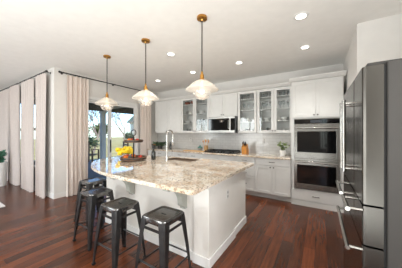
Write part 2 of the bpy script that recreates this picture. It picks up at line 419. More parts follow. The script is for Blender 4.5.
def base(x0, x1, label, build):
    t = thing('base_cabinet', label, 'cabinet', ((x0+x1)/2, 4.5, 0))
    obj('carcass', box(box(B(), x0, x1, 4.237, 4.835, .115, .888), x0, x1, 4.31, 4.835, 0, .115), CAB, t)
    build(t, x0, x1)
FY = 4.215
def dr2(t, x0, x1):
    drawer(t, x0, x1, .74, .885, FY); m = (x0+x1)/2
    door(t, x0, m, .12, .735, FY, (m-.035, .70)); door(t, m, x1, .12, .735, FY, (m+.035, .70))
def dr1(t, x0, x1):
    drawer(t, x0, x1, .74, .885, FY); door(t, x0, x1, .12, .735, FY, (x1-.035, .70))
def stack(t, x0, x1):
    for a, b in ((.74, .885), (.6, .735), (.46, .595), (.12, .455)): drawer(t, x0, x1, a, b, FY)
def cook(t, x0, x1):
    bm = box(B(), x0+.002, x1-.002, FY, FY+.02, .742, .883, .003); obj('false_front', bm, CAB, t); m = (x0+x1)/2
    door(t, x0, m, .12, .735, FY, (m-.035, .70)); door(t, m, x1, .12, .735, FY, (m+.035, .70))
base(-4.70, -3.615, 'widest base cabinet in the corner by the curtain', dr2)
base(-3.612, -3.142, 'base cabinet with one drawer, second from the curtain corner', dr1)
base(-3.139, -2.667, 'base cabinet with one drawer just left of the cooktop', dr1)
base(-2.664, -1.717, 'base cabinet with plain front panel under the cooktop', cook)
base(-1.714, -1.236, 'base cabinet with a stack of drawers right of the cooktop', stack)
base(-1.233, -.503, 'base cabinet with one wide drawer and two doors beside the ovens', dr2)
tag(obj('countertop', box(B(), -4.715, -.503, 4.185, 4.836, .889, .929, .006), GRAN), 'long granite countertop along the back wall under the wall cabinets', 'countertop')

# oven tower
t = thing('oven_cabinet', 'tall grey cabinet tower holding the double ovens', 'cabinet', (-.065, 4.5, 0))
X0, X1 = -.495, .36
bm = B(); box(bm, X0, X0+.05, 4.237, 4.836, .0, 2.47); box(bm, X1-.05, X1, 4.237, 4.836, 0, 2.47)
box(bm, X0+.05, X1-.05, 4.237, 4.836, 1.725, 2.47); box(bm, X0+.05, X1-.05, 4.237, 4.81, .0, .33); box(bm, X0+.05, X1-.05, 4.815, 4.836, .33, 1.725)
obj('carcass', bm, CAB, t)
obj('base_trim', box(B(), X0, X1, 4.222, 4.237, 0, .1, .003), CAB, t)
m_ = (X0+X1)/2
door(t, X0+.01, m_, 1.745, 2.465, FY, (m_-.03, 1.79)); door(t, m_, X1-.01, 1.745, 2.465, FY, (m_+.03, 1.79))
drawer(t, X0+.01, X1-.01, .115, .315, FY, flat=True)
# double oven
t = thing('double_oven', 'stainless double wall oven with black glass doors', 'oven', (m_, 4.5, .33))
a, b = X0+.054, X1-.054
obj('oven_body', box(B(), a, b, 4.225, 4.78, .332, 1.72), STEELH, t)
o = obj('control_panel', box(B(), a, b, 4.205, 4.225, 1.605, 1.72, .003), BGLASS, t)
obj('display', box(B(), m_-.09, m_+.09, 4.203, 4.206, 1.64, 1.69), mat('grey display', (70, 74, 80), .2), o)
obj('panel_rail', box(box(B(), a, b, 4.203, 4.206, 1.605, 1.618), a, b, 4.203, 4.206, 1.708, 1.72), STEELH, o)
for z0, z1 in ((.965, 1.597), (.345, .94)):
    bm = B(); f0, f1, fb, ft = .055, .055, .10, .125
    box(bm, a, a+f0, 4.195, 4.225, z0, z1, .002); box(bm, b-f1, b, 4.195, 4.225, z0, z1, .002)
    box(bm, a+f0, b-f1, 4.195, 4.225, z0, z0+fb, .002); box(bm, a+f0, b-f1, 4.195, 4.225, z1-ft, z1, .002)
    d = obj('oven_door', bm, STEELH, t)
    obj('oven_window', box(B(), a+f0, b-f1, 4.2, 4.22, z0+fb, z1-ft), BGLASS, d)
    bm = tube(B(), [(a+.03, 4.14, z1-.06), (b-.03, 4.14, z1-.06)], .013, 12)
    for s in (a+.06, b-.06): box(bm, s-.012, s+.012, 4.14, 4.195, z1-.07, z1-.05)
    obj('handle', bm, CHROME, d, True)
    if z0 < .5: obj('badge', box(B(), m_-.05, m_+.05, 4.193, 4.196, z0+.04, z0+.055), CHROME, d)
# microwave
t = thing('microwave', 'stainless over-range microwave under the short cabinet', 'microwave', (-2.182, 4.6, 1.445))
a, b, z0, z1 = -2.588, -1.776, 1.445, 1.862
obj('microwave_body', box(B(), a, b, 4.44, 4.834, z0, z1), BPLAS, t)
bm = B(); box(bm, a, b-.03, 4.42, 4.44, z1-.05, z1, .002); box(bm, a, b-.03, 4.42, 4.44, z0, z0+.062, .002); box(bm, a, a+.03, 4.42, 4.44, z0+.062, z1-.05); box(bm, b-.17, b-.14, 4.42, 4.44, z0+.062, z1-.05)
d = obj('microwave_door', bm, STEELM, t)
obj('window', box(B(), a+.03, b-.17, 4.425, 4.438, z0+.062, z1-.05), BGLASS, d)
bm = tube(B(), [(b-.185, 4.385, z0+.1), (b-.185, 4.385, z1-.09)], .008)
for z in (z0+.12, z1-.11): box(bm, b-.193, b-.177, 4.385, 4.425, z-.008, z+.008)
obj('handle', bm, STEELM, d, True)
obj('control_panel', box(B(), b-.14, b-.032, 4.424, 4.44, z0+.062, z1-.05), BGLASS, t)
obj('bottom_vent', box(B(), a+.02, b-.02, 4.5, 4.8, z0-.006, z0), BPLAS, t)
# cooktop
t = thing('gas_cooktop', 'black gas cooktop with cast grates set in the back counter', 'cooktop', (-2.19, 4.5, .929))
a, b = -2.62, -1.76
obj('cooktop_base', box(B(), a, b, 4.25, 4.77, .9295, .941, .004), BPLAS, t)
for i in range(3):
    x0 = a+.02+i*.275; x1 = x0+.265; bm = B()
    for y in (4.33, 4.53, 4.73): box(bm, x0, x1, y-.008, y+.008, .968, .985)
    for x in (x0, (x0+x1)/2-.008, x1-.016): box(bm, x, x+.016, 4.33, 4.73, .968, .985)
    for x in (x0, x1-.016):
        for y in (4.33, 4.73): box(bm, x, x+.016, y-.008, y+.008, .941, .985)
    obj('grate', bm, BLACK, t)
for x, y, r in ((a+.15, 4.43, .04), (a+.15, 4.63, .035), (a+.43, 4.53, .055), (a+.70, 4.43, .035), (a+.70, 4.63, .04)):
    obj('burner', lathe(B(), [(r, 0), (r, .012), (r*.8, .014), (r*.75, .022), (0, .022)], (x, y, .941)), BLACK, t, True)
for i in range(5): obj('control_knob', cyl(B(), (-2.36+i*.085, 4.28, .941), (-2.36+i*.085, 4.28, .968), .018, .015, 14), STEEL, t, True)

# ------------------------------------------------------------------ island
IT = .93
t = thing('kitchen_island', 'off white kitchen island under the big granite top', 'island', (-1.96, 2.35, 0))
obj('island_body', box(B(), -2.93, -1.03, 1.76, 2.96, 0, .888), ISL, t)
bm = box(B(), -1.03, -1.008, 1.78, 2.455, 0, .888); obj('end_panel', bm, ISL, t)
obj('recessed_end_panel', box(B(), -1.03, -1.018, 2.455, 2.95, 0.1, .888), ISL, t)
bm = box(B(), -1.2, -1.0, 1.735, 1.78, 0, .888, .004); obj('corner_post', bm, ISL, t)
bm = B(); box(bm, -2.945, -1.2, 1.742, 1.76, 0, .105, .004); box(bm, -1.205, -.992, 1.722, 1.735, 0, .105, .004); box(bm, -1.0, -.985, 1.722, 2.46, 0, .105, .004); box(bm, -1.02, -1.002, 2.46, 2.955, 0, .105, .003); box(bm, -2.945, -2.93, 1.742, 2.96, 0, .105, .004)
obj('baseboard', bm, TRIM, t)
obj('frieze', box(box(B(), -2.94, -1.2, 1.748, 1.76, .80, .888), -1.008, -1.0, 1.78, 2.455, .82, .888), ISL, t)
for x in (-1.34, -2.27):
    prof = [(1.76, .886), (1.43, .886), (1.43, .85), (1.45, .845)]
    prof += [(1.45+.225*math.sin(q*PI/2/8), .845-.2*(1-math.cos(q*PI/2/8))) for q in range(1, 9)]
    prof += [(1.675, .625), (1.69, .61), (1.715, .605), (1.715, .575), (1.76, .575)]
    bm = prism_x(B(), prof, x-.036, x+.036); obj('corbel', bm, CORB, t, label='grey curved bracket holding up the overhang')
for i in range(4):
    x0 = -2.9+i*.465
    bm = B()
    d = obj('cabinet_door', box(box(B(), x0, x0+.455, 2.96, 2.98, .12, .88, .003), x0+.05, x0+.405, 2.975, 2.984, .17, .83), ISL, t)
# outlet on island
t = thing('outlet', 'white outlet on the end of the island', 'outlet', (-1.008, 2.23, .64))
obj('cover_plate', box(B(), -1.0079, -1.003, 2.195, 2.265, .6, .715, .002), PLATE, t)
obj('socket', box(box(B(), -1.0031, -1.001, 2.215, 2.245, .615, .645), -1.0031, -1.001, 2.215, 2.245, .665, .695), SLOT, t)
# island top outline with sink hole
out = [(-.95, 1.40), (-.95, 3.19)]
NA = 28
out += [(-2.0, 3.19)]
for i in range(1, NA): 
    q = PI/2+PI*i/NA
    s = math.sin(q); out.append((-2.0+1.72*math.cos(q), 2.36+(.83 if s > 0 else .99)*s))
out += [(-2.0, 1.37), (-.98, 1.37)]
SX0, SX1, SY0, SY1 = -2.58, -1.93, 2.70, 3.06
def rrect(x0, x1, y0, y1, r, n=5):
    p = []
    for cx, cy, a0 in ((x1-r, y1-r, 0), (x0+r, y1-r, 90), (x0+r, y0+r, 180), (x1-r, y0+r, 270)):
        for i in range(n+1):
            q = math.radians(a0+90*i/n); p.append((cx+r*math.cos(q), cy+r*math.sin(q)))
    return p
bm = B()
def ring(pts, z):
    vs = [bm.verts.new((x, y, z)) for x, y in pts]
    return vs, [bm.edges.new((vs[i], vs[(i+1) % len(vs)])) for i in range(len(vs))]
hole = rrect(SX0, SX1, SY0, SY1, .05)
for z in (IT-.041, IT):
    v1, e1 = ring(out, z); v2, e2 = ring(hole, z)
    bmesh.ops.triangle_fill(bm, use_beauty=True, edges=e1+e2)
    if z == IT-.041: lo = (v1, v2)
for A, Bv in ((lo[0], v1), (lo[1], v2)):
    for i in range(len(A)):
        j = (i+1) % len(A); bm.faces.new((A[i], A[j], Bv[j], Bv[i]))
tag(obj('island_countertop', bm, GRAN), 'large cream speckled granite top with rounded end on the island', 'countertop')
# sink
t = thing('island_sink', 'brown undermount sink in the island top', 'sink', ((SX0+SX1)/2, (SY0+SY1)/2, .889))
bm = B(); o_, i_ = rrect(SX0+.002, SX1-.002, SY0+.002, SY1-.002, .048), rrect(SX0+.012, SX1-.012, SY0+.012, SY1-.012, .04)
loft(bm, [[Vector((x, y, z)) for x, y in p] for p, z in ((o_, .8895), (o_, .925), (i_, .925), (i_, .8895))], cap=False)
loft(bm, [[Vector((x, y, z)) for x, y in p] for p, z in ((o_, .8895), (i_, .8895))], cap=False)
obj('basin', bm, SINKB, t)
obj('basin_floor', prism(B(), o_, .8885, .8905), SINKB, t)
obj('drain', lathe(B(), [(.04, 0), (.04, .002), (.03, .003), (0, .001)], ((SX0+SX1)/2, (SY0+SY1)/2, .8906)), STEEL, t)
# faucet
fx, fy = -2.40, 2.61
t = thing('kitchen_faucet', 'tall steel gooseneck faucet beside the island sink', 'faucet', (fx, fy, IT))
obj('faucet_base', lathe(B(), [(.028, 0), (.028, .01), (.022, .02), (.02, .09), (0, .09)], (fx, fy, IT)), FAUC, t, True)
arc = [(fx, fy, IT+.08), (fx, fy, IT+.46)]+[(fx, fy+.085-.085*math.cos(PI*i/10), IT+.46+.1*math.sin(PI*i/10)) for i in range(1, 11)]
obj('spout', tube(B(), arc+[(fx, fy+.17, IT+.38)], .0145, 12), FAUC, t, True)
obj('spray_head', lathe(B(), [(.013, 0), (.02, .02), (.018, .12), (.013, .125)], (fx, fy+.17, IT+.27)), FAUC, t, True)
obj('lever', tube(B(), [(fx+.018, fy, IT+.06), (fx+.07, fy-.01, IT+.075), (fx+.1, fy-.01, IT+.1)], [.009, .007, .005]), FAUC, t, True)

# ------------------------------------------------------------------ stools
def make_stool():
    t = thing('bar_stool', '', 'stool', (0, 0, 0), 'metal bar stools along the island')
    hs = .152; ht = .66; foot = .205
    bm = B()
    def rr(h, r): return rrect(-h, h, -h, h, r)
    rings = [(hs-.004, .04, ht-.055), (hs, .042, ht-.012), (hs-.004, .04, ht-.003), (hs-.014, .034, ht), (hs-.026, .03, ht-.002), (hs-.032, .028, ht-.009)]
    loft(bm, [[Vector((x, y, z)) for x, y in rr(h, r)] for h, r, z in rings], cap=False)
    bm.faces.new([v for v in bm.verts if abs(v.co.z-(ht-.009)) < 1e-5])
    se = obj('seat', bm, GUNSEAT, t, True)
    obj('seat_slot', box(B(), -.03, .03, -.008, .008, ht-.0095, ht-.0085), RUBB, se)
    for sx in (-1, 1):
        for sy in (-1, 1):
            bm = B(); rings = []
            for z, wd, c in ((ht-.012, .075, hs-.002), (ht-.06, .07, hs+.004), (.3, .052, (foot+hs)/2+.006), (.012, .03, foot)):
                th = .003
                p = [(c, c), (c-wd, c), (c-wd, c-th), (c-wd*.35, c-th-.004), (c-th-.004, c-wd*.35), (c-th, c-wd), (c, c-wd)]
                ch = .012; p = [(c-ch, c), (c-wd, c), (c-wd, c-th), (c-ch-th, c-th), (c-th, c-ch-th), (c-th, c-wd), (c, c-wd), (c, c-ch)]
                if sx*sy < 0: p = p[::-1]
                rings.append([Vector((sx*x, sy*y, z)) for x, y in p])
            loft(bm, rings)
            lg = obj('leg', bm, GUN, t)
            obj('foot_cap', box(B(), sx*(foot-.032), sx*(foot+.003), sy*(foot-.032), sy*(foot+.003), 0, .022, .004), RUBB, lg)
    k = hs+(foot-hs)*(1-.21/ht); k2 = hs+(foot-hs)*.35
    for i, (dx, dy) in enumerate(((1, 0), (0, 1), (-1, 0), (0, -1))):
        z = .24 if i % 2 else .20
        k = hs+(foot-hs)*(1-z/ht)-.012
        p0 = Vector((dx*k-dy*k, dy*k+dx*k, z)); p1 = Vector((dx*k+dy*k, dy*k-dx*k, z))
        obj('foot_rail', tube(B(), [p0*.97+Vector((0, 0, z*.03)), p1*.97+Vector((0, 0, z*.03))], .008, 8), GUN, t, True)
        zz = .555; kk = hs+(foot-hs)*(1-zz/ht)-.014
        obj('upper_brace', box(B(), *( (dx*kk-.004, dx*kk+.004, -kk+.03, kk-.03) if dx else (-kk+.03, kk-.03, dy*kk-.004, dy*kk+.004)), zz-.012, zz+.012), GUN, t)
    bm = B()
    for s in (-1, 1): tube(bm, [(-.17, -.17*s, .40), (0, 0, .41), (.17, .17*s, .40)], .006)
    return t
st = make_stool()
spots = [(-1.30, 1.365, 'dark metal bar stool nearest the island front corner, first from right'),
         (-1.91, 1.305, 'dark metal bar stool second from right, below the first corbel'),
         (-2.585, 1.41, 'dark metal bar stool third from right with sky reflected on its seat'),
         (-3.22, 1.70, 'dark metal bar stool farthest left by the sliding door curtain')]
for i, (x, y, lb) in enumerate(spots):
    o = st if i == 0 else copy_tree(st)
    o.location = (x, y, 0); o['label'] = lb

# ------------------------------------------------------------------ refrigerator
fx0, fy0, fy1 = .178, 1.217, 2.115
sm = 1.49
t = thing('refrigerator', 'stainless french door refrigerator with lower drawers at right', 'refrigerator', (.55, 1.66, 0))
obj('cabinet_body', box(box(B(), .268, .93, fy0+.004, fy1-.004, .03, 1.79, .006), .30, .9, fy0+.03, fy1-.03, 0, .03), FRSIDE, t)
obj('door_gasket', box(B(), .257, .268, fy0+.012, fy1-.012, .06, 1.775), RUBB, t)
def fdoor(name, y0, y1, z0, z1):
    pr = [(.256, y0), (.256, y1), (fx0+.014, y1), (fx0+.004, y1-.004), (fx0, y1-.014), (fx0, y0+.014), (fx0+.004, y0+.004), (fx0+.014, y0)]
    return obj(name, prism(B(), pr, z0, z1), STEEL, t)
def bar(p0, p1, parent, ins=.02):
    p0 = Vector(p0); p1 = Vector(p1); d = (p1-p0).normalized()
    bm = tube(B(), [p0, p1], .0105, 12)
    for p in (p0+d*ins, p1-d*ins): cyl(bm, p, (fx0+.001, p.y, p.z), .008, n=10)
    obj('handle', bm, CHROME, parent, True)
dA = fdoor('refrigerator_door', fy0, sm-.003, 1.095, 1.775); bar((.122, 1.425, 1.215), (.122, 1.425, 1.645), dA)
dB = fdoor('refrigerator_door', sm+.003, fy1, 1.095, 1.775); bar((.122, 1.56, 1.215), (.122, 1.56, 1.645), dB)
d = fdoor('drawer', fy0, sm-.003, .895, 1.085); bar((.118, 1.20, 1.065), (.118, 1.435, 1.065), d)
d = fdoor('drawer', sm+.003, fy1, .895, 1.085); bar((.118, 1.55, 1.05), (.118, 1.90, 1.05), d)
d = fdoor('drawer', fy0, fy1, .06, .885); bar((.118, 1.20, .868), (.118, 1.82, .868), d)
for y in (fy0+.03, fy1-.09): obj('hinge_cover', box(B(), .2, .34, y, y+.06, 1.776, 1.80, .006), FRSIDE, t)

# ------------------------------------------------------------------ pendants
def pendant():
    t = thing('pendant_lamp', '', 'lamp', (0, 0, 0), 'brass and glass pendants over the island')
    top = H
    obj('canopy', lathe(B(), [(.062, top-.0005), (.064, top-.012), (.062, top-.028), (.02, top-.034), (.012, top-.05), (0, top-.05)], (0, 0, 0)), BRASS, t, True)
    obj('cord', cyl(B(), (0, 0, 2.19), (0, 0, top-.04), .008, n=8), CORD, t)
    obj('socket', lathe(B(), [(0, 2.2), (.012, 2.2), (.014, 2.17), (.024, 2.16), (.026, 2.115), (.036, 2.105), (.036, 2.09), (0, 2.09)], (0, 0, 0)), BRASS, t, True)
    p = [(.034, 2.10), (.065, 2.09), (.115, 2.058), (.165, 2.015), (.200, 1.982), (.203, 1.976), (.2, 1.97), (.18, 1.963), (.14, 1.955), (.112, 1.947)]
    sh = obj('glass_shade', lathe(B(), p, (0, 0, 0), 40, close=True), OPAL, t, True)
    p = [(.112, 1.947), (.108, 1.925), (.095, 1.895), (.07, 1.87), (.035, 1.858), (0, 1.856)]
    obj('glass_bowl', lathe(B(), p, (0, 0, 0), 40, close=True), FROST, sh, True)
    b = lathe(B(), [(.013, 2.09), (.014, 2.04), (.024, 2.0), (.03, 1.965), (.024, 1.935), (0, 1.922)], (0, 0, 0), 16)
    obj('bulb', b, BULB, t, True)
    return t
pd = pendant()
for i, (x, y, lb) in enumerate(((-1.23, 1.966, 'brass and opal glass pendant lamp nearest the camera, rightmost of three'), (-2.269, 1.992, 'brass and opal glass pendant lamp in the middle of three over the island'), (-3.352, 2.023, 'brass and opal glass pendant lamp in front of the patio door'))):
    o = pd if i == 0 else copy_tree(pd)
    o.location = (x, y, 0); o['label'] = lb
    light('pendant_bulb_light', 'POINT', (x, y, 1.90), (x, y, 0), .6, col=(1, .9, .78), shadow_soft_size=.03)
# downlights
def downlight():
    t = thing('downlight', '', 'ceiling light', (0, 0, 0), 'recessed ceiling downlights')
    obj('trim_ring', lathe(B(), [(.058, H-.001), (.056, H-.008), (.082, H-.006), (.088, H-.0005)], (0, 0, 0), 28, close=True), TRIM, t, True)
    obj('diffuser', lathe(B(), [(.0, H-.004), (.058, H-.004), (.058, H-.001), (0, H-.001)], (0, 0, 0), 24), LAMP, t)
    return t
dl = downlight()
DL = [(-.196, 2.597, 'round recessed ceiling light nearest the camera at right'), (-.211, 3.575, 'round recessed ceiling light above the oven tower aisle'),
      (-2.285, 2.592, 'round recessed ceiling light between the middle and near pendants'), (-2.528, 3.641, 'round recessed ceiling light just left of the near pendant cord'),
      (-3.751, 3.723, 'round recessed ceiling light farthest left, above the middle pendant shade'), (-1.393, 3.647, 'round recessed ceiling light above the microwave and glass cabinets')]
for i, (x, y, lb) in enumerate(DL):
    o = dl if i == 0 else copy_tree(dl)
    o.location = (x, y, 0); o['label'] = lb
    light('downlight_beam', 'SPOT', (x, y, H-.02), (x, y, 0), 50, col=(1, .985, .95), spot_size=math.radians(104), spot_blend=.85, shadow_soft_size=.06)

# ------------------------------------------------------------------ curtains and rods
def rod(p0, p1, n, label):
    p0 = Vector(p0); p1 = Vector(p1); d = (p1-p0).normalized(); wallv = Vector((-1, 0, 0)) if abs(d.y) > .5 else Vector((0, 1, 0))
    t = thing('curtain_rod', label, 'curtain rod', (p0+p1)/2)
    obj('pole', tube(B(), [p0, p1], .0125, 10), ROD, t, True)
    for p, s in ((p0, -1), (p1, 1)):
        obj('finial', ball(cyl(B(), p, p+d*s*.03, .014, .02, 12), p+d*s*.045, .026), ROD, t, True)
    for f_ in n:
        p = p0+(p1-p0)*f_
        bm = tube(B(), [p, p+wallv*.099], .007); cyl(bm, p+wallv*.095, p+wallv*.0995, .025, n=12); cyl(bm, p-d*.008, p+d*.008, .018, n=12)
        obj('bracket', bm, ROD, t, True)
    return t
rod((-4.8, 1.86, 2.775), (-4.8, 4.5, 2.775), (.012, .48, .985), 'long black curtain rod above the sliding patio door')
rod((-8.95, 1.65, 2.775), (-5.04, 1.65, 2.775), (.03, .575, .99), 'long black curtain rod above the living room windows')
def curtain(axis, u0, u1, c, label, m, nf, ph=0, z0=.012, spread=1.0, group=None):
    n = nf*10; rows = 14; bm = B(); rnd = random.Random(hash(label) % 1000 if False else len(label)+int(ph*10))
    zs = [z0+(2.745-z0)*j/rows for j in range(rows+1)]
    amp = [.6+.8*rnd.random() for _ in range(nf+2)]
    def pt(i, j, off):
        s = i/n; zf = j/rows
        wid = (u1-u0)*(1+(spread-1)*(1-zf)); mid_ = (u0+u1)/2
        q = s*nf*2*PI+ph; a = amp[int(s*nf)]*(1-s*nf % 1)+amp[int(s*nf)+1]*(s*nf % 1)
        u = mid_+(s-.5)*wid+.012*math.sin(q*2+zf)
        v = c+(.046 if axis == 'y' else .05)*a*math.sin(q+.5*math.sin(zf*2+s*5))*(1.0-.25*zf)+off
        return (v, u, zs[j]) if axis == 'x' else (u, v, zs[j])
    F = [[bm.verts.new(pt(i, j, 0)) for j in range(rows+1)] for i in range(n+1)]
    Bk = [[bm.verts.new(pt(i, j, .004)) for j in range(rows+1)] for i in range(n+1)]
    for i in range(n):
        for j in range(rows):
            bm.faces.new((F[i][j], F[i+1][j], F[i+1][j+1], F[i][j+1])); bm.faces.new((Bk[i][j], Bk[i][j+1], Bk[i+1][j+1], Bk[i+1][j]))
        for j in (0, rows): bm.faces.new((F[i][j], F[i+1][j], Bk[i+1][j], Bk[i][j]))
    for j in range(rows):
        for i in (0, n): bm.faces.new((F[i][j], F[i][j+1], Bk[i][j+1], Bk[i][j]))
    t = thing('curtain', label, 'curtain', (c, (u0+u1)/2, 0) if axis == 'x' else ((u0+u1)/2, c, 0), group)
    obj('curtain_panel', bm, m, t, True)
    for i in range(nf+1):
        u = u0+.02+(u1-u0-.04)*i/nf
        p = Vector((c, u, 2.775)) if axis == 'x' else Vector((u, c, 2.775))
        dv = Vector((1, 0, 0)) if axis == 'x' else Vector((0, 1, 0))
        ringpts = [p+dv*.024*math.cos(k*PI/8)+Vector((0, 0, .024*math.sin(k*PI/8)-.0065)) for k in range(17)]
        obj('curtain_ring', tube(B(), ringpts, .0025, 5), ROD, t, True)
curtain('x', 1.93, 2.40, -4.8, 'blush linen curtain left of the sliding patio door', CURT2, 5, .3)
curtain('x', 3.97, 4.42, -4.8, 'blush linen curtain right of the sliding door beside the cabinets', CURT2, 4, 1.2)
curtain('y', -5.62, -5.09, 1.65, 'blush linen curtain at the right end of the living room windows', CURT, 4, .2)
curtain('y', -6.61, -5.86, 1.65, 'blush linen curtain second from the right on the living room rod', CURT, 5, .9)
curtain('y', -7.58, -6.91, 1.65, 'blush linen curtain just right of the potted plant', CURT, 5, 1.7)
curtain('y', -8.7, -7.84, 1.65, 'blush linen curtain behind the potted plant at the photo edge', CURT, 5, .5)

# ------------------------------------------------------------------ plants
def leaves(bm, pts, size, rnd, up=.4):
    for p in pts:
        p = Vector(p); d = Vector((rnd.uniform(-1, 1), rnd.uniform(-1, 1), rnd.uniform(-.3, 1)*up)).normalized()
        s = d.cross(Vector((rnd.uniform(-1, 1), rnd.uniform(-1, 1), 1))).normalized(); L = size*rnd.uniform(.7, 1.3)
        nn = d.cross(s)*.12*L
        a = bm.verts.new(p); b = bm.verts.new(p+d*L*.5+s*L*.28); c = bm.verts.new(p+d*L); e = bm.verts.new(p+d*L*.5-s*L*.28); f = bm.verts.new(p+d*L*.5-nn)
        for tri in ((a, b, f), (b, c, f), (c, e, f), (e, a, f)): bm.faces.new(tri)
    return bm
def plant(x, y, z, label, potm, prof, nst, hgt, spr, lsize, lm, name='potted_plant', seed=3, cat='plant', petals=None):
    rnd = random.Random(seed); t = thing(name, label, cat, (x, y, z))
    obj('pot', lathe(B(), prof, (x, y, z), 24, close=True), potm, t, True)
    top = prof[-1][1]; lb = B(); sb = B(); tips = []
    for i in range(nst):
        a = 2*PI*i/nst+rnd.uniform(-.3, .3); rr = spr*rnd.uniform(.35, 1); hh = hgt*rnd.uniform(.3 if petals else .65, 1)
        pts = [Vector((x+rr*f*f*math.cos(a), y+rr*f*f*math.sin(a), z+top*.6+(hh+top*.4)*f)) for f in (0, .3, .6, .85, 1)]
        tube(sb, pts, .003 if hgt < .6 else .006, 5); tips.append(pts[-1])
        leaves(lb, [pts[1].lerp(pts[2], rnd.random()) for _ in range(3)]+[pts[2].lerp(pts[4], rnd.random()) for _ in range(9)], lsize, rnd)
    obj('stems', sb, LEAFD, t); obj('foliage', lb, lm, t)
    if petals:
        for p in tips:
            bm = B(); n = 6
            for k in range(n):
                a = 2*PI*k/n
                ball(bm, p+Vector((.026*math.cos(a), .026*math.sin(a), .012)), .031, (.85, .85, 1.2), 1)
            obj('flower', bm, petals, t, True)
    return t
plant(-7.36, 1.39, 0, 'green plant in a tall pale planter at the left photo edge', CERAM, [(0, .03), (.0, 0), (.13, 0), (.148, .45), (.155, .64), (.14, .64), (.13, .6), (0, .58)], 18, .36, .1, .1, LEAFT, seed=5)
plant(-.70, 4.48, .9295, 'small green plant in a white pot on the counter beside the ovens', CERAM, [(0, .01), (0, 0), (.05, 0), (.065, .06), (.07, .13), (.062, .13), (.055, .11), (0, .1)], 10, .2, .13, .05, LEAFY, seed=8)
plant(-4.35, 4.42, .9295, 'dark leafy plant in a black pot in the counter corner', DARKC, [(0, .01), (0, 0), (.06, 0), (.08, .1), (.07, .1), (0, .08)], 14, .12, .26, .1, LEAFD, seed=11)
plant(-3.46, 2.47, IT+.0005, 'yellow flowers in a white vase on the island behind the tiered tray', CERAM, [(0, .01), (0, 0), (.045, 0), (.06, .05), (.05, .11), (.044, .11), (.05, .05), (0, .02)], 20, .17, .17, .05, LEAF, 'flower_vase', 13, 'flowers', YELL)

# ------------------------------------------------------------------ things on the island
tx, ty = -2.95, 2.30
t = thing('tiered_tray', 'dark wooden two-tier serving tray on the island', 'tray', (tx, ty, IT))
for rr, z in ((.235, IT+.02), (.17, IT+.335)):
    lb = lathe(B(), [(0, 0), (rr-.01, 0), (rr, .008), (rr, .05), (rr-.014, .05), (rr-.014, .014), (0, .014)], (tx, ty, z), 32)
    obj('tier', lb, DWOOD, t, True)
    obj('rim_band', lathe(B(), [(rr, .018), (rr+.003, .018), (rr+.003, .034), (rr, .034)], (tx, ty, z), 32, close=True), BLACK, t, True)
obj('centre_post', cyl(B(), (tx, ty, IT+.034), (tx, ty, IT+.46), .014, n=10), BLACK, t, True)
obj('foot', lathe(B(), [(0, 0), (.15, 0), (.15, .012), (.12, .02), (0, .02)], (tx, ty, IT+.0005)), DWOOD, t, True)
rp = [(tx+.045*math.cos(k*PI/8)*.84, ty+.045*math.cos(k*PI/8)*.53, IT+.515+.055*math.sin(k*PI/8)) for k in range(17)]
obj('ring_handle', tube(B(), rp, .008, 8), BLACK, t, True)
def fruit(x, y, z, r, m, label, kind):
    t = thing(kind, label, 'fruit', (x, y, z), 'fruit on the tiered tray')
    obj('flesh', lathe(B(), [(r*.15, .1*r), (r*.5, 0), (r*.92, .5*r), (r, .95*r), (r*.9, 1.4*r), (r*.5, 1.78*r), (r*.12, 1.7*r)], (x, y, z), 16), m, t, True)
    obj('stem', tube(B(), [(x, y, z+1.68*r), (x+.004, y, z+2.0*r)], .002, 5), BARK, t)
zt = IT+.0345
for dx, dy, m, lb, kd in ((-.16, -.02, RED, 'red apple at the left edge of the lower tray', 'apple'), (-.09, -.12, RED, 'red apple at the front left of the lower tray', 'apple'), (-.02, -.15, ORNG, 'orange at the front of the lower tray between apple and post', 'orange'),
                          (.07, -.13, DARKC, 'dark plum at the front right of the lower tray', 'plum'), (-.12, .09, ORNG, 'orange at the back left of the lower tray', 'orange'), (.13, .05, RED, 'red apple at the right of the lower tray', 'apple')):
    fruit(tx+dx, ty+dy, zt, .038, m, lb, kd)
fruit(tx-.03, ty-.07, IT+.3495, .034, ORNG, 'orange on the upper tray in front of the post', 'orange')
fruit(tx+.08, ty+.02, IT+.3495, .032, RED, 'red apple on the upper tray right of the post', 'apple')
fruit(tx-.09, ty+.03, IT+.3495, .032, RED, 'red apple on the upper tray left of the post', 'apple')
bx, by = -2.70, 2.56
t = thing('bottle', 'dark glass bottle on the island beside the faucet', 'bottle', (bx, by, IT))
obj('bottle_body', lathe(B(), [(0, 0), (.04, 0), (.042, .01), (.042, .13), (.036, .155), (.017, .18), (.014, .22), (0, .22)], (bx, by, IT+.0005), 20), BOTT, t, True)
obj('stopper', lathe(B(), [(0, 0), (.016, 0), (.016, .03), (0, .032)], (bx, by, IT+.2205), 14), BPLAS, t, True)

# ------------------------------------------------------------------ things on the back counter
cz = .9295
t = thing('knife_block', 'honey wood knife block with black handles right of the cooktop', 'knife block', (-1.56, 4.52, cz))
pr = [(4.44, 0), (4.62, 0), (4.62, .06), (4.53, .235), (4.42, .17)]
obj('block', prism_x(B(), [(y, cz+z) for y, z in pr], -1.625, -1.505), KWOOD, t)
for i in range(5):
    x = -1.605+i*.02; o_ = .015*(i % 2)
    p0 = Vector((x, 4.47+o_*1.5, cz+.20+o_)); d = Vector((.0, -.42, .9)).normalized()
    obj('knife_handle', tube(B(), [p0, p0+d*.05, p0+d*.10], [.009, .010, .008], 8), BPLAS, t, True)
for x in (-1.59, -1.54):
    p0 = Vector((x, 4.45, cz+.16)); d = Vector((0, -.42, .9)).normalized()
    obj('knife_handle', tube(B(), [p0, p0+d*.09], [.009, .008], 8), BPLAS, t, True)
ux, uy = -2.74, 4.60
t = thing('utensil_crock', 'pale crock of wooden utensils on the counter left of the cooktop', 'crock', (ux, uy, cz))
